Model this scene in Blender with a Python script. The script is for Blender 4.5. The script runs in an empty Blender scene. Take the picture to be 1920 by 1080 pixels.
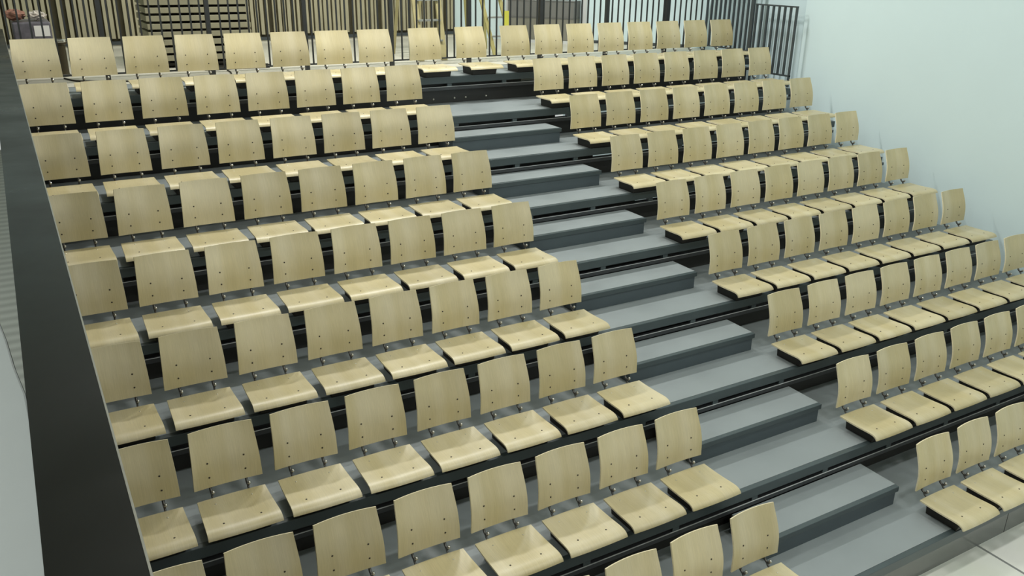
import bpy, bmesh, math, random
from mathutils import Vector, Matrix

C = bpy.context.scene.collection
SC = bpy.context.scene
rnd = random.Random(7)

# ------------------------------------------------------------------ measures
S = 0.52            # seat pitch along a row
P = 0.84188         # depth of one tier
H = 0.33464         # rise of one tier
Z0 = 0.505          # backrest underside above the floor, front row
DK = 0.17           # backrest underside above its own tier
NOSE = -0.36        # tier front edge, measured from the row line
XR, XC, SCN = 1.96175, 0.65911, 0.64415
XL0, XL1 = -3.865, 5.92     # ends of the tiers
WALLX = 6.2


def row_y(n): return n * P
def deck_z(n): return Z0 - DK + n * H


UP = deck_z(8)      # upper floor level, flush with the top tier

# ------------------------------------------------------------------ materials


def new_mat(name):
    m = bpy.data.materials.new(name)
    m.use_nodes = True
    nt = m.node_tree
    b = nt.nodes['Principled BSDF']
    return m, nt, b


def srgb(r, g, b):
    def f(c):
        c /= 255.0
        return c / 12.92 if c <= 0.04045 else ((c + 0.055) / 1.055) ** 2.4
    return (f(r), f(g), f(b), 1.0)


def plain(name, col, rough=0.5, metal=0.0, noise=0.06, scale=8.0, coat=0.0, rvar=0.0):
    """A procedural material: base colour broken up by noise."""
    m, nt, b = new_mat(name)
    tc = nt.nodes.new('ShaderNodeTexCoord')
    nz = nt.nodes.new('ShaderNodeTexNoise')
    nz.inputs['Scale'].default_value = scale
    nz.inputs['Detail'].default_value = 6
    nt.links.new(tc.outputs['Object'], nz.inputs['Vector'])
    rp = nt.nodes.new('ShaderNodeMapRange')
    rp.inputs['From Min'].default_value = 0.3
    rp.inputs['From Max'].default_value = 0.7
    rp.inputs['To Min'].default_value = 1 - noise
    rp.inputs['To Max'].default_value = 1 + noise
    nt.links.new(nz.outputs['Fac'], rp.inputs['Value'])
    hv = nt.nodes.new('ShaderNodeHueSaturation')
    hv.inputs['Color'].default_value = col
    nt.links.new(rp.outputs['Result'], hv.inputs['Value'])
    nt.links.new(hv.outputs['Color'], b.inputs['Base Color'])
    b.inputs['Roughness'].default_value = rough
    b.inputs['Metallic'].default_value = metal
    if coat:
        b.inputs['Coat Weight'].default_value = coat
        b.inputs['Coat Roughness'].default_value = 0.15
    if rvar:
        r2 = nt.nodes.new('ShaderNodeMapRange')
        r2.inputs['From Min'].default_value = 0.3
        r2.inputs['From Max'].default_value = 0.7
        r2.inputs['To Min'].default_value = max(0.02, rough - rvar)
        r2.inputs['To Max'].default_value = min(1, rough + rvar)
        nt.links.new(nz.outputs['Fac'], r2.inputs['Value'])
        nt.links.new(r2.outputs['Result'], b.inputs['Roughness'])
    return m


def plywood(name, col, along='Z'):
    """Beech-faced plywood: veneer leaves, fine grain, a tone per chair."""
    m, nt, b = new_mat(name)
    N, L = nt.nodes, nt.links
    tc = N.new('ShaderNodeTexCoord')
    oi = N.new('ShaderNodeObjectInfo')
    off = N.new('ShaderNodeVectorMath'); off.operation = 'SCALE'
    off.inputs[0].default_value = (7.3, 3.1, 5.7)
    L.new(oi.outputs['Random'], off.inputs['Scale'])
    add = N.new('ShaderNodeVectorMath'); add.operation = 'ADD'
    L.new(tc.outputs['Object'], add.inputs[0]); L.new(off.outputs[0], add.inputs[1])

    def tex(scale_xyz, scale, detail=4, rough=0.6):
        mp = N.new('ShaderNodeMapping'); mp.inputs['Scale'].default_value = scale_xyz
        L.new(add.outputs[0], mp.inputs['Vector'])
        nz = N.new('ShaderNodeTexNoise')
        nz.inputs['Scale'].default_value = scale
        nz.inputs['Detail'].default_value = detail
        nz.inputs['Roughness'].default_value = rough
        L.new(mp.outputs[0], nz.inputs['Vector'])
        return nz
    lo = 0.035
    s1 = (1, lo, lo)
    grain = tex(s1, 220, 3)
    band = tex((1, 0.02, 0.02), 9, 1, 0.4)
    cloud = tex((1, 1, 1), 5, 2, 0.5)

    def mr(src, a, c):
        r = N.new('ShaderNodeMapRange')
        r.inputs['From Min'].default_value = 0.3; r.inputs['From Max'].default_value = 0.7
        r.inputs['To Min'].default_value = a; r.inputs['To Max'].default_value = c
        L.new(src, r.inputs['Value']); return r.outputs['Result']
    v1 = mr(grain.outputs['Fac'], 0.92, 1.06)
    v2 = mr(band.outputs['Fac'], 0.93, 1.06)
    v3 = mr(cloud.outputs['Fac'], 0.96, 1.04)
    mm = N.new('ShaderNodeMath'); mm.operation = 'MULTIPLY'; L.new(v1, mm.inputs[0]); L.new(v2, mm.inputs[1])
    m2 = N.new('ShaderNodeMath'); m2.operation = 'MULTIPLY'; L.new(mm.outputs[0], m2.inputs[0]); L.new(v3, m2.inputs[1])
    r4 = N.new('ShaderNodeMapRange')
    r4.inputs['To Min'].default_value = 0.92; r4.inputs['To Max'].default_value = 1.08
    L.new(oi.outputs['Random'], r4.inputs['Value'])
    m3 = N.new('ShaderNodeMath'); m3.operation = 'MULTIPLY'; L.new(m2.outputs[0], m3.inputs[0]); L.new(r4.outputs['Result'], m3.inputs[1])
    hv = N.new('ShaderNodeHueSaturation')
    hv.inputs['Color'].default_value = col
    sat = N.new('ShaderNodeMapRange')
    sat.inputs['From Min'].default_value = 0.3; sat.inputs['From Max'].default_value = 0.7
    sat.inputs['To Min'].default_value = 1.1; sat.inputs['To Max'].default_value = 0.9
    L.new(band.outputs['Fac'], sat.inputs['Value'])
    L.new(sat.outputs['Result'], hv.inputs['Saturation'])
    L.new(m3.outputs[0], hv.inputs['Value'])
    L.new(hv.outputs['Color'], b.inputs['Base Color'])
    b.inputs['Roughness'].default_value = 0.42
    b.inputs['Coat Weight'].default_value = 0.6
    b.inputs['Coat Roughness'].default_value = 0.38
    return m


M = {}
M['ply'] = plywood('beech_plywood', srgb(195, 182, 142))
M['ply_edge'] = plain('plywood_edge', srgb(228, 216, 182), 0.6, noise=0.08, scale=60)
M['screw_dark'] = plain('dark_screw', srgb(52, 46, 34), 0.5)
M['screw_steel'] = plain('steel_screw', srgb(215, 212, 200), 0.3, metal=0.8)
M['hook'] = plain('hook_steel', srgb(92, 90, 86), 0.35, metal=0.6)
M['knob'] = plain('knob_steel', srgb(190, 188, 182), 0.22, metal=0.9)
M['box'] = plain('seat_bracket_black', srgb(34, 31, 26), 0.6)
M['deck'] = plain('deck_vinyl', srgb(134, 141, 142), 0.5, noise=0.05, scale=2.2, rvar=0.12)
M['nose'] = plain('nosing_steel', srgb(66, 76, 78), 0.33, noise=0.06, scale=5)
M['step_face'] = plain('step_face_steel', srgb(72, 82, 86), 0.45, noise=0.05, scale=5)
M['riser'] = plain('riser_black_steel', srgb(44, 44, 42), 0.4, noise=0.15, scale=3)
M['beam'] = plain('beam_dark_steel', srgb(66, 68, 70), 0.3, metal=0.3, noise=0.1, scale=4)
M['edge'] = plain('beam_edge_glint', srgb(205, 208, 208), 0.35, metal=0.2)  # light colour stands in for the glint along the beams
M['skirt'] = plain('skirt_grey', srgb(108, 110, 106), 0.2, noise=0.04, scale=3)
M['wall'] = plain('white_wall_paint', srgb(214, 232, 234), 0.75, noise=0.012, scale=1.2)
M['wall2'] = plain('pale_grey_wall', srgb(204, 222, 226), 0.75, noise=0.012, scale=1.2)  # slightly darker tone than the main wall colour
M['ceil'] = plain('ceiling_paint', srgb(220, 220, 214), 0.9, noise=0.02)
M['upfloor'] = plain('pale_upper_floor', srgb(206, 202, 186), 0.45, noise=0.05, scale=1.5)
M['rail'] = plain('railing_black', srgb(44, 46, 46), 0.45, noise=0.08)
M['rail_grey'] = plain('railing_dark_grey', srgb(62, 68, 70), 0.45, noise=0.08)
M['ledge'] = plain('parapet_black_lacquer', srgb(9, 9, 6), 0.33, noise=0.3, scale=2.5, rvar=0.08)
_l = M['ledge'].node_tree.nodes['Principled BSDF']
_l.inputs['Specular IOR Level'].default_value = 0.22
M['trim'] = plain('ledge_trim_steel', srgb(150, 148, 138), 0.35, metal=0.5)
M['slat'] = plain('ash_slat', srgb(166, 159, 132), 0.6, noise=0.1, scale=3)
M['slat_back'] = plain('slat_backing', srgb(62, 57, 36), 0.8, noise=0.15)
M['panelwood'] = plain('stack_panel_wood', srgb(142, 137, 112), 0.6, noise=0.08, scale=4)
M['dark'] = plain('dark_bearers', srgb(30, 27, 18), 0.8)
M['perf'] = plain('perforated_dark_steel', srgb(44, 42, 36), 0.5)
M['white'] = plain('white_lacquer', srgb(206, 208, 206), 0.4, noise=0.01)
M['yellow'] = plain('ladder_yellow', srgb(170, 161, 104), 0.5)
M['ylabel'] = plain('label_yellow', srgb(214, 210, 84), 0.5, noise=0.02)
M['paleyellow'] = plain('ladder_pale_yellow', srgb(168, 158, 114), 0.5)
M['alu'] = plain('aluminium', srgb(180, 182, 176), 0.35, metal=0.6)
M['crate'] = plain('grey_crate', srgb(128, 126, 114), 0.6, noise=0.05)
M['crate_dark'] = plain('dark_grey_crate', srgb(112, 112, 108), 0.6, noise=0.05)
M['carton'] = plain('brown_carton', srgb(120, 100, 88), 0.8, noise=0.12)
M['carton_dark'] = plain('film_wrap_grey', srgb(96, 92, 98), 0.35, noise=0.25, scale=14)
M['paper'] = plain('paper_label', srgb(226, 222, 216), 0.6, noise=0.02)
M['bag_red'] = plain('reddish_bag', srgb(140, 96, 78), 0.5, noise=0.25, scale=20)
M['bag_white'] = plain('clear_film_bag', srgb(192, 182, 172), 0.35, noise=0.25, scale=22)
M['bin'] = plain('dark_bronze_bin', srgb(52, 44, 22), 0.45, noise=0.2)
M['chrome'] = plain('polished_rim', srgb(220, 218, 210), 0.15, metal=0.9)
M['cable'] = plain('black_cable', srgb(52, 48, 40), 0.6)


def floor_tiles():
    m, nt, b = new_mat('pale_floor_tiles')
    tc = nt.nodes.new('ShaderNodeTexCoord')
    mp = nt.nodes.new('ShaderNodeMapping')
    mp.inputs['Location'].default_value = (0.15, 6.0, 0)
    nt.links.new(tc.outputs['Object'], mp.inputs['Vector'])
    br = nt.nodes.new('ShaderNodeTexBrick')
    br.offset = 0
    br.inputs['Scale'].default_value = 1
    br.inputs['Brick Width'].default_value = 2.4
    br.inputs['Row Height'].default_value = 12.0
    br.inputs['Mortar Size'].default_value = 0.012
    br.inputs['Mortar Smooth'].default_value = 0.0
    br.inputs['Color1'].default_value = srgb(240, 240, 230)
    br.inputs['Color2'].default_value = srgb(237, 238, 228)
    br.inputs['Mortar'].default_value = srgb(140, 142, 138)
    nt.links.new(mp.outputs[0], br.inputs['Vector'])
    nz = nt.nodes.new('ShaderNodeTexNoise'); nz.inputs['Scale'].default_value = 2.0
    nt.links.new(tc.outputs['Object'], nz.inputs['Vector'])
    mx = nt.nodes.new('ShaderNodeMix'); mx.data_type = 'RGBA'; mx.blend_type = 'MULTIPLY'
    mx.inputs[0].default_value = 0.08
    nt.links.new(br.outputs['Color'], mx.inputs[6]); nt.links.new(nz.outputs['Color'], mx.inputs[7])
    nt.links.new(mx.outputs[2], b.inputs['Base Color'])
    b.inputs['Roughness'].default_value = 0.3
    return m


def ribbed_floor():
    m, nt, b = new_mat('ribbed_grey_floor')
    tc = nt.nodes.new('ShaderNodeTexCoord')
    wv = nt.nodes.new('ShaderNodeTexWave')
    wv.bands_direction = 'Y'
    wv.inputs['Scale'].default_value = 2.6
    wv.inputs['Distortion'].default_value = 0.4
    nt.links.new(tc.outputs['Object'], wv.inputs['Vector'])
    rp = nt.nodes.new('ShaderNodeValToRGB')
    rp.color_ramp.elements[0].color = srgb(186, 186, 178)
    rp.color_ramp.elements[1].color = srgb(212, 212, 204)
    nt.links.new(wv.outputs['Fac'], rp.inputs['Fac'])
    nt.links.new(rp.outputs['Color'], b.inputs['Base Color'])
    b.inputs['Roughness'].default_value = 0.6
    return m


M['tiles'] = floor_tiles()
M['ribbed'] = ribbed_floor()

# ------------------------------------------------------------------ mesh helpers


class MB:
    """Collects shapes into ONE mesh object."""

    def __init__(self):
        self.bm = bmesh.new()
        self.mi = 0
        self.mats = []

    def mat(self, m):
        if m not in self.mats:
            self.mats.append(m)
        self.mi = self.mats.index(m)
        return self

    def face(self, vs):
        try:
            f = self.bm.faces.new(vs); f.material_index = self.mi; return f
        except ValueError:
            return None

    def box(self, x0, x1, y0, y1, z0, z1, mtx=None):
        co = [(x0, y0, z0), (x1, y0, z0), (x1, y1, z0), (x0, y1, z0), (x0, y0, z1), (x1, y0, z1), (x1, y1, z1), (x0, y1, z1)]
        v = [self.bm.verts.new(mtx @ Vector(c) if mtx else c) for c in co]
        for q in ((3, 2, 1, 0), (4, 5, 6, 7), (0, 1, 5, 4), (1, 2, 6, 5), (2, 3, 7, 6), (3, 0, 4, 7)):
            self.face([v[i] for i in q])
        return self

    def prism(self, poly, z0, z1):
        lo = [self.bm.verts.new((x, y, z0)) for x, y in poly]
        hi = [self.bm.verts.new((x, y, z1)) for x, y in poly]
        n = len(poly)
        self.face(list(reversed(lo))); self.face(hi)
        for i in range(n):
            self.face([lo[i], lo[(i + 1) % n], hi[(i + 1) % n], hi[i]])
        return self

    def bar(self, a, b, w, d, up=(0, 0, 1)):
        """A square bar from a to b, w wide and d deep."""
        a, b = Vector(a), Vector(b)
        t = (b - a).normalized()
        u = Vector(up)
        if abs(t.dot(u)) > 0.95: u = Vector((0, 1, 0))
        s = t.cross(u).normalized(); r = s.cross(t).normalized()
        q = []
        for p in (a, b):
            for i, j in ((-1, -1), (1, -1), (1, 1), (-1, 1)):
                q.append(self.bm.verts.new(p + s * (i * w / 2) + r * (j * d / 2)))
        for f in ((3, 2, 1, 0), (4, 5, 6, 7), (0, 1, 5, 4), (1, 2, 6, 5), (2, 3, 7, 6), (3, 0, 4, 7)):
            self.face([q[i] for i in f])
        return self

    def tube(self, pts, r, n=8):
        pts = [Vector(p) for p in pts]
        rings = []
        prev = None
        for i, p in enumerate(pts):
            t = (pts[min(i + 1, len(pts) - 1)] - pts[max(i - 1, 0)]).normalized()
            if prev is None:
                u = Vector((1, 0, 0)) if abs(t.x) < 0.9 else Vector((0, 0, 1))
            else:
                u = prev
            u = (u - t * u.dot(t)).normalized(); prev = u
            w = t.cross(u)
            rings.append([self.bm.verts.new(p + (u * math.cos(2 * math.pi * k / n) + w * math.sin(2 * math.pi * k / n)) * r) for k in range(n)])
        for a, b in zip(rings, rings[1:]):
            for k in range(n):
                f = self.face([a[k], a[(k + 1) % n], b[(k + 1) % n], b[k]])
                if f: f.smooth = True
        self.face(list(reversed(rings[0]))); self.face(rings[-1])
        return self

    def lathe(self, prof, cx, cy, n=28):
        rings = [[self.bm.verts.new((cx + r * math.cos(2 * math.pi * k / n), cy + r * math.sin(2 * math.pi * k / n), z)) for k in range(n)] for r, z in prof]
        for a, b in zip(rings, rings[1:]):
            for k in range(n):
                self.face([a[k], a[(k + 1) % n], b[(k + 1) % n], b[k]])
        self.face(list(reversed(rings[0]))); self.face(rings[-1])
        return self

    def ball(self, c, r, nu=10, nv=6, sq=(1, 1, 1), jit=0, seed=0):
        rg = random.Random(seed)
        top = self.bm.verts.new((c[0], c[1], c[2] + r * sq[2])); bot = self.bm.verts.new((c[0], c[1], c[2] - r * sq[2]))
        rings = []
        for j in range(1, nv):
            a = math.pi * j / nv
            ring = []
            for k in range(nu):
                q = 2 * math.pi * k / nu
                rr = r * (1 + jit * (rg.random() - 0.5))
                ring.append(self.bm.verts.new((c[0] + rr * sq[0] * math.sin(a) * math.cos(q), c[1] + rr * sq[1] * math.sin(a) * math.sin(q), c[2] + rr * sq[2] * math.cos(a))))
            rings.append(ring)
        for k in range(nu):
            f = self.face([top, rings[0][k], rings[0][(k + 1) % nu]])
            if f: f.smooth = True
            f = self.face([bot, rings[-1][(k + 1) % nu], rings[-1][k]])
            if f: f.smooth = True
        for a, b in zip(rings, rings[1:]):
            for k in range(nu):
                f = self.face([a[k], b[k], b[(k + 1) % nu], a[(k + 1) % nu]])
                if f: f.smooth = True
        return self

    def sheet(self, grid_top, thick_dir_fn, th, side_mat, smooth=True):
        """A curved board: grid_top[i][j] points, thickened by th along thick_dir_fn."""
        ni, nj = len(grid_top), len(grid_top[0])
        A = [[self.bm.verts.new(p) for p in row] for row in grid_top]
        B = [[self.bm.verts.new(Vector(grid_top[i][j]) - thick_dir_fn(i, j) * th) for j in range(nj)] for i in range(ni)]
        main = self.mi
        for i in range(ni - 1):
            for j in range(nj - 1):
                f = self.face([A[i][j], A[i][j + 1], A[i + 1][j + 1], A[i + 1][j]]); f.smooth = smooth
                f = self.face([B[i][j], B[i + 1][j], B[i + 1][j + 1], B[i][j + 1]]); f.smooth = smooth
        self.mat(side_mat)
        # separate edge verts so the edge shades crisply
        def edge(loopA, loopB):
            a = [self.bm.verts.new(v.co) for v in loopA]; b = [self.bm.verts.new(v.co) for v in loopB]
            for k in range(len(a) - 1):
                self.face([a[k], b[k], b[k + 1], a[k + 1]])
        edge([A[0][j] for j in range(nj)], [B[0][j] for j in range(nj)])
        edge([A[-1][j] for j in reversed(range(nj))], [B[-1][j] for j in reversed(range(nj))])
        edge([A[i][0] for i in reversed(range(ni))], [B[i][0] for i in reversed(range(ni))])
        edge([A[i][-1] for i in range(ni)], [B[i][-1] for i in range(ni)])
        self.mi = main
        return self

    def build(self, name, parent=None, bevel=0.0, loc=None):
        me = bpy.data.meshes.new(name)
        bmesh.ops.recalc_face_normals(self.bm, faces=self.bm.faces)
        self.bm.to_mesh(me); self.bm.free()
        for m in self.mats: me.materials.append(M[m])
        o = bpy.data.objects.new(name, me); C.objects.link(o)
        if parent is not None: o.parent = parent
        if loc: o.location = loc
        if bevel:
            md = o.modifiers.new('bevel', 'BEVEL'); md.width = bevel; md.segments = 2; md.limit_method = 'ANGLE'
        return o


def tag(o, label, cat, group=None):
    o['label'] = label; o['category'] = cat
    if group: o['group'] = group
    return o


def thing(name, label, cat, loc=(0, 0, 0), group=None):
    o = bpy.data.objects.new(name, None); C.objects.link(o)
    o.empty_display_size = 0.1
    o.location = loc
    return tag(o, label, cat, group)


def struct(o):
    o['kind'] = 'structure'
    return o


def B(m):
    mb = MB(); mb.mat(m); return mb


# ------------------------------------------------------------------ the setting
WT = 0.15
struct(B('tiles').box(-9, WALLX, -9, 8.2, -0.1, 0).build('floor'))
struct(B('wall').box(WALLX, WALLX + WT, -9, 5.72, 0, 8).build('wall_right'))
struct(B('wall2').box(WALLX + 0.05, WALLX + WT, 5.72, 12, 0, 8).build('wall_right_rear'))
struct(B('upfloor').box(-8.5, WALLX + 0.05, deck_z(0) * 0 + row_y(9) + NOSE + 0.03, 12, UP - 0.25, UP).build('floor_upper'))
struct(B('wall').box(-9.1, -9, -9, 12, 0, 8).build('wall_left'))
struct(B('ceil').box(-9, WALLX, -9, 12, 8, 8.1).build('ceiling'))

# slatted wall at the back
YB = 11.4
struct(B('slat_back').box(-9, 3.38, YB, YB + 0.2, UP, 8).build('wall_back'))
sl = B('slat')
x = -6.0
while x < 3.30:
    w = rnd.choice((0.045, 0.05, 0.05, 0.055))
    z1 = 8.0 if rnd.random() else 8.0
    dep = 0.05
    sl.box(x, x + w, YB - dep, YB, UP + 0.14, UP + 1.9)
    x += w + rnd.choice((0.026, 0.026, 0.03, 0.03, 0.034, 0.075))
    if rnd.random() < 0.04: x += 0.06
struct(sl.build('slats_back'))
struct(B('wall').box(-9, 3.38, YB - 0.06, YB, UP + 1.9, 7.99).build('trim_4'))  # unseen white band added above the slats to reflect in the parapet cap
struct(B('rail_grey').box(-9, 3.38, YB - 0.06, YB, UP + 0.05, UP + 0.10).build('baseboard_back'))
struct(B('upfloor').box(-9, 3.38, YB - 0.04, YB, UP, UP + 0.05).build('trim_1'))

# white wall running obliquely from the slats to the right-hand wall
OA, OB = Vector((3.35, 11.45, 0)), Vector((WALLX + 0.1, 7.93, 0))
od = (OB - OA).normalized(); on = Vector((-od.y, od.x, 0))
if on.y < 0: on = -on
oq = [OA, OB, OB + on * 0.2, OA + on * 0.2]
struct(B('wall').prism([(p.x, p.y) for p in oq], UP, 8).build('wall_rear_right'))


def on_wall(t, front=0.0):
    p = OA + od * t - on * front
    return p.x, p.y


def owall_box(m, t0, t1, f0, f1, z0, z1):
    return B(m).prism([on_wall(t0, f0), on_wall(t1, f0), on_wall(t1, f1), on_wall(t0, f1)], z0, z1)


struct(owall_box('rail_grey', 2.65, 4.4, 0, 0.015, UP, UP + 0.05).build('baseboard_rear_right'))

# ------------------------------------------------------------------ tiers
ROWN = ['front', 'second', 'third', 'fourth', 'fifth', 'sixth', 'seventh', 'eighth', 'top']
TIER_LABEL = {
    0: 'grey steel front tier standing on the pale tiled floor, lowest of the stand',
    8: 'grey steel top tier of the stand, level with the pale floor behind the railing'}
for n in range(9):
    y0 = row_y(n) + NOSE
    y1 = row_y(n + 1) + NOSE + (0.12 if n < 8 else 0.0)
    z = deck_z(n)
    lab = TIER_LABEL.get(n, 'grey steel tier carrying the %s row of chairs counted up from the front' % ROWN[n])
    t = thing('seating_tier', lab, 'platform', (XL0, y0, z - H if n else 0), 'tiers of the seating stand')
    base = z - (z - H if n else 0)   # local z of the deck
    L = XL1 - XL0; Dp = y1 - y0
    B('deck').box(0, L, 0.045, Dp, base - 0.03, base).build('deck', t)
    B('nose').box(0, L, 0.0, 0.045, base - 0.082, base).build('nosing', t, bevel=0.004)
    if n == 0:
        sk = B('skirt')
        sk.box(0, L, 0.05, 0.07, 0.0, base - 0.03)
        for xx in (2.4, 4.9, 6.47, 8.2): sk.mat('riser').box(xx, xx + 0.004, 0.048, 0.05, 0.0, base - 0.085)
        sk.build('skirt_panel', t)
    else:
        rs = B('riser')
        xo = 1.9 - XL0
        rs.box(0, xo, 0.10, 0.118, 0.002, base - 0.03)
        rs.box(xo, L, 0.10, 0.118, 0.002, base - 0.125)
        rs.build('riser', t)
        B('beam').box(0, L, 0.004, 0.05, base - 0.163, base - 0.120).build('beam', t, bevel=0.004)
        B('edge').box(0, L, 0.0, 0.006, base - 0.1225, base - 0.1185).build('edge_glint', t)  # glint on the beam edge, made as a thin pale strip
        xx = 0.42 if n % 2 else 0.75
        while xx < L:
            B('nose').box(xx, xx + 0.06, 0.008, 0.05, base - 0.1195, base - 0.082).build('beam_bracket', t)
            xx += 0.78
        if n == 8:
            for sx in (0.632, 0.924, 1.083, 1.376):
                sm = B('screw_steel'); sm.ball((sx - XL0, 0.097, base - 0.28), 0.014, 8, 5)
                sm.build('screw', t)

# half steps in the aisle
STEP_X0, STEP_X1 = 0.25, 1.69
STEPN = ['lowest grey aisle step, standing on the front tier', None, None, None, None, None,
         'highest grey aisle step, just below the bare top riser']
for n in range(7):
    yb = row_y(n + 1) + NOSE - 0.001
    yf = row_y(n) + 0.115
    z = deck_z(n)
    lab = STEPN[n] or 'grey aisle step between the %s and %s tiers from the front' % (ROWN[n] if n else 'first', ROWN[n + 1])
    t = thing('aisle_step', lab, 'step', (STEP_X0, yf, z), 'half steps in the aisle')
    W = STEP_X1 - STEP_X0; Dp = yb - yf; hh = H / 2
    B('deck').box(0, W, 0.03, Dp, hh - 0.03, hh).build('tread', t)
    B('nose').box(0, W, -0.012, 0.03, hh - 0.045, hh + 0.002).build('nosing', t, bevel=0.004)
    b = B('step_face')
    b.box(0, W - 0.02, 0.0, 0.02, 0.001, hh - 0.045)
    b.box(0, 0.02, 0.02, Dp, 0.001, hh - 0.03)
    b.box(W - 0.035, W - 0.02, 0.02, Dp, 0.001, hh - 0.03)
    b.build('body', t)

# ------------------------------------------------------------------ chairs


def back_mesh():
    mb = B('ply')
    NU, NV = 10, 14
    G = []
    for i in range(NV + 1):
        t = i / NV
        row = []
        w = 0.436 + (0.398 - 0.436) * t + 0.004 * math.sin(math.pi * t)
        bump = math.sin(math.pi * (t ** 0.9)) ** 1.3
        for j in range(NU + 1):
            u = j / NU * 2 - 1
            conc = (1 - u * u) * (0.010 + 0.012 * t)
            y = 0.074 * t - 0.030 * bump + conc - 0.008 * (1 - t) ** 3
            z = DK + 0.378 * t
            row.append((u * w / 2, y, z))
        G.append(row)

    def nrm(i, j):
        a = Vector(G[min(i + 1, NV)][j]) - Vector(G[max(i - 1, 0)][j])
        b = Vector(G[i][min(j + 1, NU)]) - Vector(G[i][max(j - 1, 0)])
        return b.cross(a).normalized()     # towards -y
    mb.sheet(G, nrm, 0.011, 'ply_edge')
    for t in (0.19, 0.45):
        i = t * NV
        for sx in (-0.115, 0.115):
            bump = math.sin(math.pi * (t ** 0.9)) ** 1.3
            u = sx / 0.21
            y = 0.074 * t - 0.030 * bump + (1 - u * u) * (0.010 + 0.012 * t) - 0.008 * (1 - t) ** 3
            mb.mat('screw_dark').ball((sx, y - 0.001, DK + 0.378 * t), 0.0065, 8, 4, (1, 0.5, 1))
    return mb


def seat_mesh():
    mb = B('ply')
    prof = [(-0.052, 0.1165), (-0.10, 0.114), (-0.16, 0.112), (-0.22, 0.112), (-0.28, 0.113), (-0.33, 0.115), (-0.365, 0.1155),
            (-0.39, 0.114), (-0.41, 0.109), (-0.427, 0.100), (-0.438, 0.088), (-0.442, 0.077)]
    NU = 10
    G = []
    for k, (y, z) in enumerate(prof):
        t = k / (len(prof) - 1)
        w = 0.432 + 0.026 * min(1, (-y - 0.05) / 0.39)
        dish = 0.007 * math.sin(math.pi * min(1, max(0, (-y - 0.05) / 0.34)))
        row = []
        for j in range(NU + 1):
            u = 1 - j / NU * 2
            row.append((u * w / 2, y - (1 - u * u) * (0.006 if k > 8 else 0.0) + (1 - u * u) * (0.006 if k == 0 else 0), z - dish * (1 - u * u)))
        G.append(row)

    def nrm(i, j):
        n1, n2 = len(G) - 1, NU
        a = Vector(G[min(i + 1, n1)][j]) - Vector(G[max(i - 1, 0)][j])
        b = Vector(G[i][min(j + 1, n2)]) - Vector(G[i][max(j - 1, 0)])
        return b.cross(a).normalized() if b.cross(a).z > 0 or i > 8 else a.cross(b).normalized()
    mb.sheet(G, nrm, 0.012, 'ply_edge')
    for sx in (-0.115, 0.115):
        mb.mat('screw_dark').ball((sx, -0.345, 0.1135), 0.0068, 8, 4, (1, 1, 0.5))
        mb.mat('screw_steel').ball((sx, -0.115, 0.1115), 0.0055, 8, 4, (1, 1, 0.5))
    return mb


def hook_mesh(sx):
    mb = B('hook')
    mb.tube([(sx, 0.036, 0.36), (sx, 0.030, 0.30), (sx, 0.028, 0.24), (sx, 0.026, 0.19), (sx, 0.018, 0.160), (sx, 0.004, 0.140),
             (sx, -0.014, 0.131), (sx, -0.030, 0.136), (sx, -0.036, 0.148)], 0.0095, 8)
    mb.tube([(sx, -0.008, 0.133), (sx, -0.024, 0.112), (sx, -0.055, 0.096), (sx, -0.10, 0.09)], 0.0075, 8)
    mb.mat('knob').ball((sx + 0.006, -0.037, 0.151), 0.012, 8, 6)
    return mb


def bracket_mesh():
    mb = B('box')
    def taper(x0, x1, y0, y1, z0, X0, X1, Y0, Y1, z1):
        lo = [mb.bm.verts.new(c) for c in ((x0, y0, z0), (x1, y0, z0), (x1, y1, z0), (x0, y1, z0))]
        hi = [mb.bm.verts.new(c) for c in ((X0, Y0, z1), (X1, Y0, z1), (X1, Y1, z1), (X0, Y1, z1))]
        mb.face(list(reversed(lo))); mb.face(hi)
        for i in range(4): mb.face([lo[i], lo[(i + 1) % 4], hi[(i + 1) % 4], hi[i]])
    taper(-0.168, 0.168, -0.352, -0.09, 0.0005, -0.172, 0.172, -0.385, -0.085, 0.097)
    return mb


def make_chair():
    t = thing('auditorium_chair', '', 'chair')
    back_mesh().build('backrest', t)
    seat_mesh().build('seat', t)
    for sx in (-0.115, 0.115):
        h = hook_mesh(sx).build('backrest_hook', t)
    bracket_mesh().build('seat_bracket', t, bevel=0.004)
    return t


ORD = ['first', 'second', 'third', 'fourth', 'fifth', 'sixth', 'seventh', 'eighth']
ROWB = {8: 'top row', 7: 'second row from the top', 6: 'third row from the top', 5: 'fourth row from the top', 4: 'fifth row from the top',
        3: 'fourth row from the bottom', 2: 'third row from the bottom', 1: 'second row from the bottom', 0: 'bottom row'}


def chair_label(n, block, k):
    """block L / R / C, k counted from 1 at the left of its block"""
    if block == 'C':
        return 'wooden chair in the %s, %s of the two wide-spaced ones above the aisle' % (ROWB[n], ('left', 'right')[k - 1])
    if block == 'L':
        if k == 1: where = 'end seat beside the black parapet'
        elif k == 8: where = 'left of the aisle, ' + ('before the wide-spaced pair' if n == 8 else 'right beside the steps')
        else: where = '%s left of the aisle' % ORD[8 - k]
    else:
        if k == 8: where = 'end seat by the white wall'
        elif k == 1: where = 'right of the aisle, ' + ('after the wide-spaced pair' if n == 8 else 'right beside the steps')
        else: where = '%s right of the aisle' % ORD[k - 1]
    return 'wooden chair, %s, %s' % (ROWB[n], where)


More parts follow.
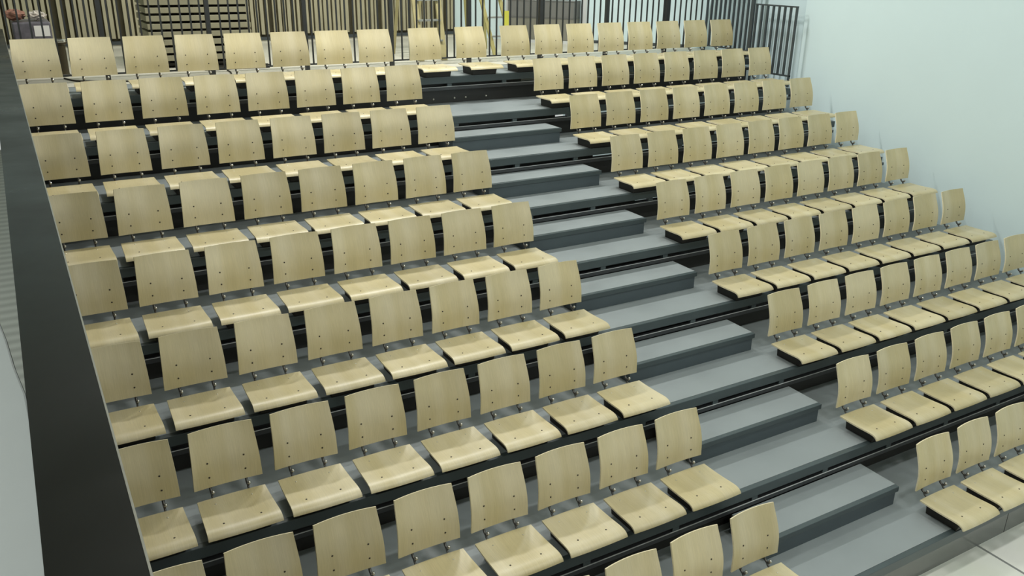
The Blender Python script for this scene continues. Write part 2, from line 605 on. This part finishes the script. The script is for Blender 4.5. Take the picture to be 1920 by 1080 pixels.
proto = make_chair()
first = True
for n in range(9):
    cols = [('L', i, (i - 8) * S) for i in range(1, 9)]
    if n == 8: cols += [('C', i, XC + (i - 1) * SCN) for i in (1, 2)]
    cols += [('R', i, XR + (i - 1) * S) for i in range(1, 9)]
    for blk, k, x in cols:
        if first:
            r = proto; first = False
        else:
            r = proto.copy(); C.objects.link(r)
            for ch in list(proto.children):
                c = ch.copy(); C.objects.link(c); c.parent = r
        r.location = (x, row_y(n), deck_z(n))
        r['label'] = chair_label(n, blk, k)
        r['group'] = 'plywood chairs of the seating stand'

# ------------------------------------------------------------------ parapet on the left
LZ = 3.0 + Z0
t = thing('parapet', 'long black-topped parapet along the left end of the chair rows', 'parapet', (-3.94, 0, 0))
B('ledge').box(-4.01 + 3.94 + 0.015, -3.88 + 3.94, -5, 9.0, 0, LZ - 0.04).build('body', t)
cp = B('ledge')
for a, b in ((-5, -0.2), (-0.2, 4.45), (4.454, 9.0)):
    cp.box(-4.012 + 3.94, -3.871 + 3.94, a, b, LZ - 0.04, LZ)
cp.build('cap', t)
B('trim').box(-3.871 + 3.94, -3.867 + 3.94, -5, 9.0, LZ - 0.05, LZ + 0.001).build('edge_trim', t)

GF = 1.9 + Z0    # walkway beside the parapet
struct(B('ribbed').box(-8.9, -3.99, -9, 7.2, GF - 0.15, GF).build('floor_walkway'))
tz = 2.5 + Z0
poly = [(-4.05, -3.2), (-4.048, -1.3), (-4.042, -0.65), (-4.055, -0.30), (-4.08, -0.06), (-4.10, 0.22), (-4.13, 0.52), (-4.25, 0.75), (-4.5, 0.85), (-5.4, 0.85), (-5.4, -3.2)]
t = thing('counter', 'white counter with a rounded corner left of the black parapet', 'counter', (-4.7, -1.2, GF))
B('white').prism([(a + 4.7, b + 1.2) for a, b in poly], tz - GF - 0.04, tz - GF).build('worktop', t, bevel=0.008)
B('white').prism([(a * 0.98 - 0.10 + 4.7, b * 0.97 + 1.17) for a, b in poly], 0, tz - GF - 0.04).build('base', t)

# ------------------------------------------------------------------ railings


def bars(o, a, b, z0, z1, step, w, m='rail', skip=()):
    a, b = Vector(a), Vector(b)
    n = int(round((b - a).length / step))
    for i in range(n + 1):
        p = a.lerp(b, i / n)
        B(m).box(p.x - w / 2, p.x + w / 2, p.y - w / 2, p.y + w / 2, z0, z1).build('baluster', o)


RY = 7.57
RB, RT = 2.59 + Z0 - UP, 3.72 + Z0 - UP       # local heights of the rails
t = thing('railing', 'long black railing of upright bars behind the top row of chairs', 'railing', (0, RY, UP))
XA, XB = -3.84, 5.90
B('rail').box(XA, XB, -0.02, 0.02, RB - 0.008, RB + 0.008).build('bottom_rail', t)
B('rail').box(XA, XB, -0.025, 0.025, RT - 0.01, RT + 0.01).build('top_rail', t)
posts = [-2.92, -1.76, -0.60, 0.55, 1.70, 2.86, 4.03, 5.18]
for px in posts:
    B('rail').box(px - 0.024, px + 0.024, -0.03, 0.03, 0, RT - 0.01).build('post', t)
x = XA + 0.01
while x < XB:
    if min(abs(x - q) for q in posts) > 0.045:
        B('rail').box(x - 0.009, x + 0.009, -0.009, 0.009, RB + 0.008, RT - 0.01).build('baluster', t)
    x += 0.1105

# short side guard and tall side guard at the right end of the top tiers
GX = 5.97
t = thing('side_railing', 'low dark grey slatted guard in front of the white right wall', 'railing', (GX, 5.66, deck_z(7)))
b0, b1 = 2.33 + Z0 - deck_z(7), 3.29 + Z0 - deck_z(7)
ln = 0.80
B('rail_grey').box(-0.02, 0.02, 0, ln, b0 - 0.01, b0 + 0.01).build('bottom_rail', t)
B('rail_grey').box(-0.02, 0.02, 0, ln, b1 - 0.01, b1 + 0.01).build('top_rail', t)
for i in range(8):
    y = 0.012 + i * (ln - 0.024) / 7
    z0 = 0.0 if i in (0, 7) else b0 + 0.01
    B('rail_grey').box(-0.016, 0.016, y - 0.012, y + 0.012, z0, b1 - 0.01).build('baluster', t)
t = thing('side_railing', 'tall dark slatted guard at the right end of the top row', 'railing', (GX, 6.50, UP))
b0, b1 = 0.10, 1.22
ln = 1.04
B('rail_grey').box(-0.02, 0.02, 0, ln, b0 - 0.01, b0 + 0.01).build('bottom_rail', t)
B('rail_grey').box(-0.02, 0.02, 0, ln, b1 - 0.01, b1 + 0.01).build('top_rail', t)
for i in range(11):
    y = 0.03 + i * (ln - 0.05) / 10
    w = 0.03 if i == 0 else 0.012
    z0 = 0.0 if i in (0, 10) else b0 + 0.01
    B('rail_grey').box(-0.016, 0.016, y - w, y + w, z0, b1 - 0.01).build('baluster', t)

# ------------------------------------------------------------------ wooden panel stack behind the railing
SX0, SX1, SY0, SY1 = -2.30, -1.03, 8.5, 9.3
zb = UP
t = thing('dolly', 'low dark dolly under the stack of wooden panels', 'dolly', ((SX0 + SX1) / 2, 8.9, UP))
d = B('dark'); d.box(-0.6, 0.6, -0.36, 0.36, 0.03, 0.062); d.build('platform', t)
for sx in (-0.5, 0.5):
    for sy in (-0.3, 0.3):
        w = B('dark'); w.tube([(sx - 0.015, sy, 0.0155), (sx + 0.015, sy, 0.0155)], 0.0155, 12); w.build('wheel', t)
zb = UP + 0.062
NP = 11
for k in range(NP):
    where = {0: 'bottom one', NP - 1: 'top one'}.get(k, '%s from the bottom' % ['', 'second', 'third', 'fourth', 'fifth', 'sixth', 'seventh', 'eighth', 'ninth', 'tenth'][k] if k < NP - 1 else '')
    jx = rnd.uniform(-0.012, 0.012)
    t = thing('wooden_panel', 'pale wooden panel in the stack behind the railing, %s' % where, 'panel', ((SX0 + SX1) / 2 + jx, (SY0 + SY1) / 2, zb), 'stacked wooden panels')
    hw = (SX1 - SX0) / 2; hd = (SY1 - SY0) / 2
    B('panelwood').box(-hw, hw, -hd, hd, 0.030, 0.0965).build('board', t, bevel=0.004)
    for bx in (-hw + 0.16, 0, hw - 0.08):
        B('dark').box(bx - 0.05, bx + 0.05, -hd + 0.05, hd - 0.05, 0, 0.030).build('bearer', t)
    zb += 0.0965

# perforated dark rail on the floor in front of the stack
t = thing('perforated_rail', 'dark perforated metal rail lying on the floor before the stacked panels', 'rail', (-1.30, 8.12, UP))
pr = B('perf')
pr.box(-0.45, 0.36, -0.03, 0.03, 0, 0.012)
for k in range(19):
    xx = -0.45 + k * 0.045
    if xx < 0.34: pr.box(xx, xx + 0.026, -0.03, -0.026, 0.012, 0.034)
pr.box(-0.45, 0.36, -0.03, -0.026, 0.034, 0.05)
pr.box(-0.45, 0.36, 0.026, 0.03, 0.012, 0.05)
pr.build('channel', t)

cu = B('cable')
pts = [(-3.35, 7.95), (-3.2, 7.62), (-2.7, 7.40), (-2.35, 7.33), (-1.95, 7.33), (-1.62, 7.43), (-1.52, 7.72), (-1.5, 8.03)]
sm = []
for i in range(len(pts) - 1):
    p0 = pts[max(i - 1, 0)]; p1 = pts[i]; p2 = pts[i + 1]; p3 = pts[min(i + 2, len(pts) - 1)]
    for s in range(6):
        q = s / 6
        f = lambda a, b, c, d: 0.5 * (2 * b + (c - a) * q + (2 * a - 5 * b + 4 * c - d) * q * q + (3 * b - a - 3 * c + d) * q ** 3)
        sm.append((f(p0[0], p1[0], p2[0], p3[0]), f(p0[1], p1[1], p2[1], p3[1]), UP + 0.009))
cu.tube(sm, 0.009, 8)
tag(cu.build('cable'), 'black cable snaking over the pale floor behind the top row', 'cable')

# ------------------------------------------------------------------ box pile and bin at the far left
t = thing('cardboard_box', 'dark wrapped box with a white label behind the leftmost top chair', 'box', (-3.56, 8.75, UP))
B('carton_dark').box(-0.21, 0.19, -0.30, 0.30, 0.28, 0.60).build('film_wrap', t, bevel=0.02)
B('carton').box(-0.205, 0.185, -0.29, 0.29, 0.0, 0.28).build('body', t, bevel=0.008)
B('paper').box(0.01, 0.17, -0.304, -0.300, 0.44, 0.56).build('paper_label', t)
sb = B('bag_red'); sb.ball((0, 0, 0.062), 0.11, 13, 9, (0.95, 1.2, 0.56), 0.5, 3); [setattr(f, 'smooth', False) for f in sb.bm.faces]
o = sb.build('plastic_bag', None, loc=(-3.72, 8.62, UP + 0.612))
tag(o, 'crumpled reddish bag lying on the dark wrapped box', 'bag', 'bags on the wrapped box')
sb = B('bag_white'); sb.ball((0, 0, 0.05), 0.09, 13, 9, (1.0, 1.2, 0.55), 0.5, 5); [setattr(f, 'smooth', False) for f in sb.bm.faces]
o = sb.build('plastic_bag', None, loc=(-3.49, 8.66, UP + 0.612))
tag(o, 'crumpled clear white bag lying beside the reddish bag', 'bag', 'bags on the wrapped box')

t = thing('bin', 'slim dark cylindrical bin with a shiny rim behind the top row', 'bin', (-3.34, 8.22, UP))
B('bin').lathe([(0.082, 0), (0.082, 0.02), (0.072, 0.03), (0.072, 0.36), (0.088, 0.37), (0.09, 0.39)], 0, 0).build('body', t)
B('chrome').lathe([(0.09, 0.39), (0.095, 0.395), (0.095, 0.415), (0.085, 0.42)], 0, 0).build('rim', t)

# ------------------------------------------------------------------ step ladders


def ladder(label, x, y, m, lab, rw, lx, ly, name='step_ladder', w=0.32, hgt=1.85):
    """rails rise by lx, ly over the height; rw = face width of a rail"""
    t = thing(name, label, 'ladder', (x, y, UP), 'step ladders behind the railing')
    for sx in (0, w):
        B(m).bar((sx, 0.0, 0), (sx + lx, ly, hgt), rw, 0.03).build('rail', t)
    k = 1
    while 0.27 * k < hgt - 0.1:
        z = 0.27 * k; q = z / hgt
        B('alu').box(lx * q + 0.01, w + lx * q - 0.01, ly * q - 0.05, ly * q + 0.03, z - 0.012, z + 0.012).build('tread', t)
        k += 1
    for sx in (0, w):
        B(m).bar((sx + 0.02, ly + 0.5, 0), (sx + lx, ly + 0.06, hgt), 0.04, 0.025).build('rear_leg', t)
    B(m).box(lx - 0.04, w + lx + 0.04, ly - 0.08, ly + 0.12, hgt, hgt + 0.03).build('top_cap', t)
    if lab:
        q = 0.51 / hgt
        B('ylabel').box(w + lx * q - 0.045, w + lx * q + 0.045, ly * q - 0.045, ly * q - 0.035, 0.39, 0.63).build('warning_label', t)
    return t


lad2 = ladder('yellow step ladder with a bright yellow label by the white back wall', 2.52, 8.30, 'yellow', True, 0.055, -0.33, 0.42)
lad1 = ladder('pale wooden-yellow step ladder before the slatted wall', 1.17, 8.00, 'paleyellow', False, 0.085, 0.05, 0.55, w=0.36)

# ------------------------------------------------------------------ grey crates and white posts on the oblique wall
T0, T1 = 1.25, 2.45
owall_box('white', 1.02, 1.10, 0, 0.05, UP, 6.5)
for i, tt in enumerate((T0 - 0.12, T1 + 0.10)):
    struct(owall_box('white', tt - 0.035, tt + 0.035, 0, 0.10, UP, 7.0).build('trim_%d' % (i + 2)))
cy0, cy1 = 0.02, 0.42


def crate(label, z0, z1, m, inset):
    p = on_wall((T0 + T1) / 2, (cy0 + cy1) / 2)
    t = thing('storage_crate', label, 'crate', (p[0], p[1], z0), 'grey crates against the rear wall')
    q = [on_wall(T0 + inset, cy0), on_wall(T1 - inset, cy0), on_wall(T1 - inset, cy1), on_wall(T0 + inset, cy1)]
    B(m).prism([(a - p[0], b - p[1]) for a, b in q], 0, z1 - z0 - 0.012).build('body', t, bevel=0.006)
    q = [on_wall(T0 + inset - 0.006, cy0), on_wall(T1 - inset + 0.006, cy0), on_wall(T1 - inset + 0.006, cy1 + 0.006), on_wall(T0 + inset - 0.006, cy1 + 0.006)]
    B('crate_dark').prism([(a - p[0], b - p[1]) for a, b in q], z1 - z0 - 0.012, z1 - z0).build('lid', t)
    return t


p = on_wall((T0 + T1) / 2, (cy0 + cy1) / 2)
q = [on_wall(T0 + .02, cy0), on_wall(T1 - .02, cy0), on_wall(T1 - .02, cy1 + 0.02), on_wall(T0 + .02, cy1 + 0.02)]
o = B('white').prism([(a - p[0], b - p[1]) for a, b in q], 0, 0.05).build('pallet', None, loc=(p[0], p[1], UP))
tag(o, 'low white pallet under the grey crates by the rear wall', 'pallet')
crate('beige-grey crate on the white pallet, lower of the two by the rear wall', UP + 0.05, UP + 0.42, 'crate', 0.0)
crate('dark grey crate standing on the beige-grey crate by the rear wall', UP + 0.42, UP + 0.70, 'crate_dark', 0.0)

# ------------------------------------------------------------------ light


def area(name, loc, sx, sy, power, col=(1, 1, 1), rot=(0, 0, 0)):
    l = bpy.data.lights.new(name, 'AREA'); l.shape = 'RECTANGLE'; l.size = sx; l.size_y = sy
    l.energy = power; l.color = col
    o = bpy.data.objects.new(name, l); C.objects.link(o); o.location = loc; o.rotation_euler = rot
    return o


WARM = (1.0, 0.99, 0.94)
COOL = (0.95, 1.0, 0.985)
for i, (lx, ly, pw, col) in enumerate((
        (-1.6, -6.0, 70, WARM), (1.5, -6.0, 85, WARM), (4.4, -6.0, 55, COOL),  # front row added as fill light on the backrests
        (-1.4, -1.0, 64, WARM), (1.5, -1.0, 85, WARM), (4.0, -1.0, 60, COOL),
        (-1.4, 3.0, 26, WARM), (1.5, 3.0, 52, WARM), (3.6, 2.6, 34, COOL),
        (-1.4, 6.4, 175, WARM), (1.0, 6.4, 215, WARM), (3.2, 6.4, 115, COOL),
        (-2.0, 9.9, 14, WARM), (2.0, 9.9, 22, WARM),
        (-6.3, -1.0, 150, COOL))):  # added to brighten the dark walkway and counter
    area('ceiling_and_fill_lamp', (lx, ly, 7.85), 0.9, 0.3, pw, col)

w = bpy.data.worlds.new('world'); SC.world = w; w.use_nodes = True
bg = w.node_tree.nodes['Background']
bg.inputs['Color'].default_value = (0.95, 1.0, 0.96, 1); bg.inputs['Strength'].default_value = 0.75

# ------------------------------------------------------------------ camera
cx, cy, cz = -3.93399, -3.32091, 3.89626 + Z0
yaw, pitch, roll, f = 0.53043, -0.37006, 0.01555, 1600.27663
fw = Vector((math.sin(yaw) * math.cos(pitch), math.cos(yaw) * math.cos(pitch), math.sin(pitch)))
rt = Vector((math.cos(yaw), -math.sin(yaw), 0)); up = rt.cross(fw)
r2 = rt * math.cos(roll) + up * math.sin(roll); u2 = -rt * math.sin(roll) + up * math.cos(roll)
cam = bpy.data.cameras.new('camera'); co = bpy.data.objects.new('camera', cam); C.objects.link(co)
mw = Matrix(((r2.x, u2.x, -fw.x, cx), (r2.y, u2.y, -fw.y, cy), (r2.z, u2.z, -fw.z, cz), (0, 0, 0, 1)))
co.matrix_world = mw
cam.sensor_fit = 'HORIZONTAL'; cam.sensor_width = 36.0; cam.lens = f * 36.0 / 1920.0
cam.clip_start = 0.05; cam.clip_end = 100
SC.camera = co

SC.view_settings.view_transform = 'Standard'
SC.view_settings.look = 'None'
SC.view_settings.exposure = -0.36
SC.view_settings.gamma = 1.0
SC.view_settings.use_curve_mapping = False
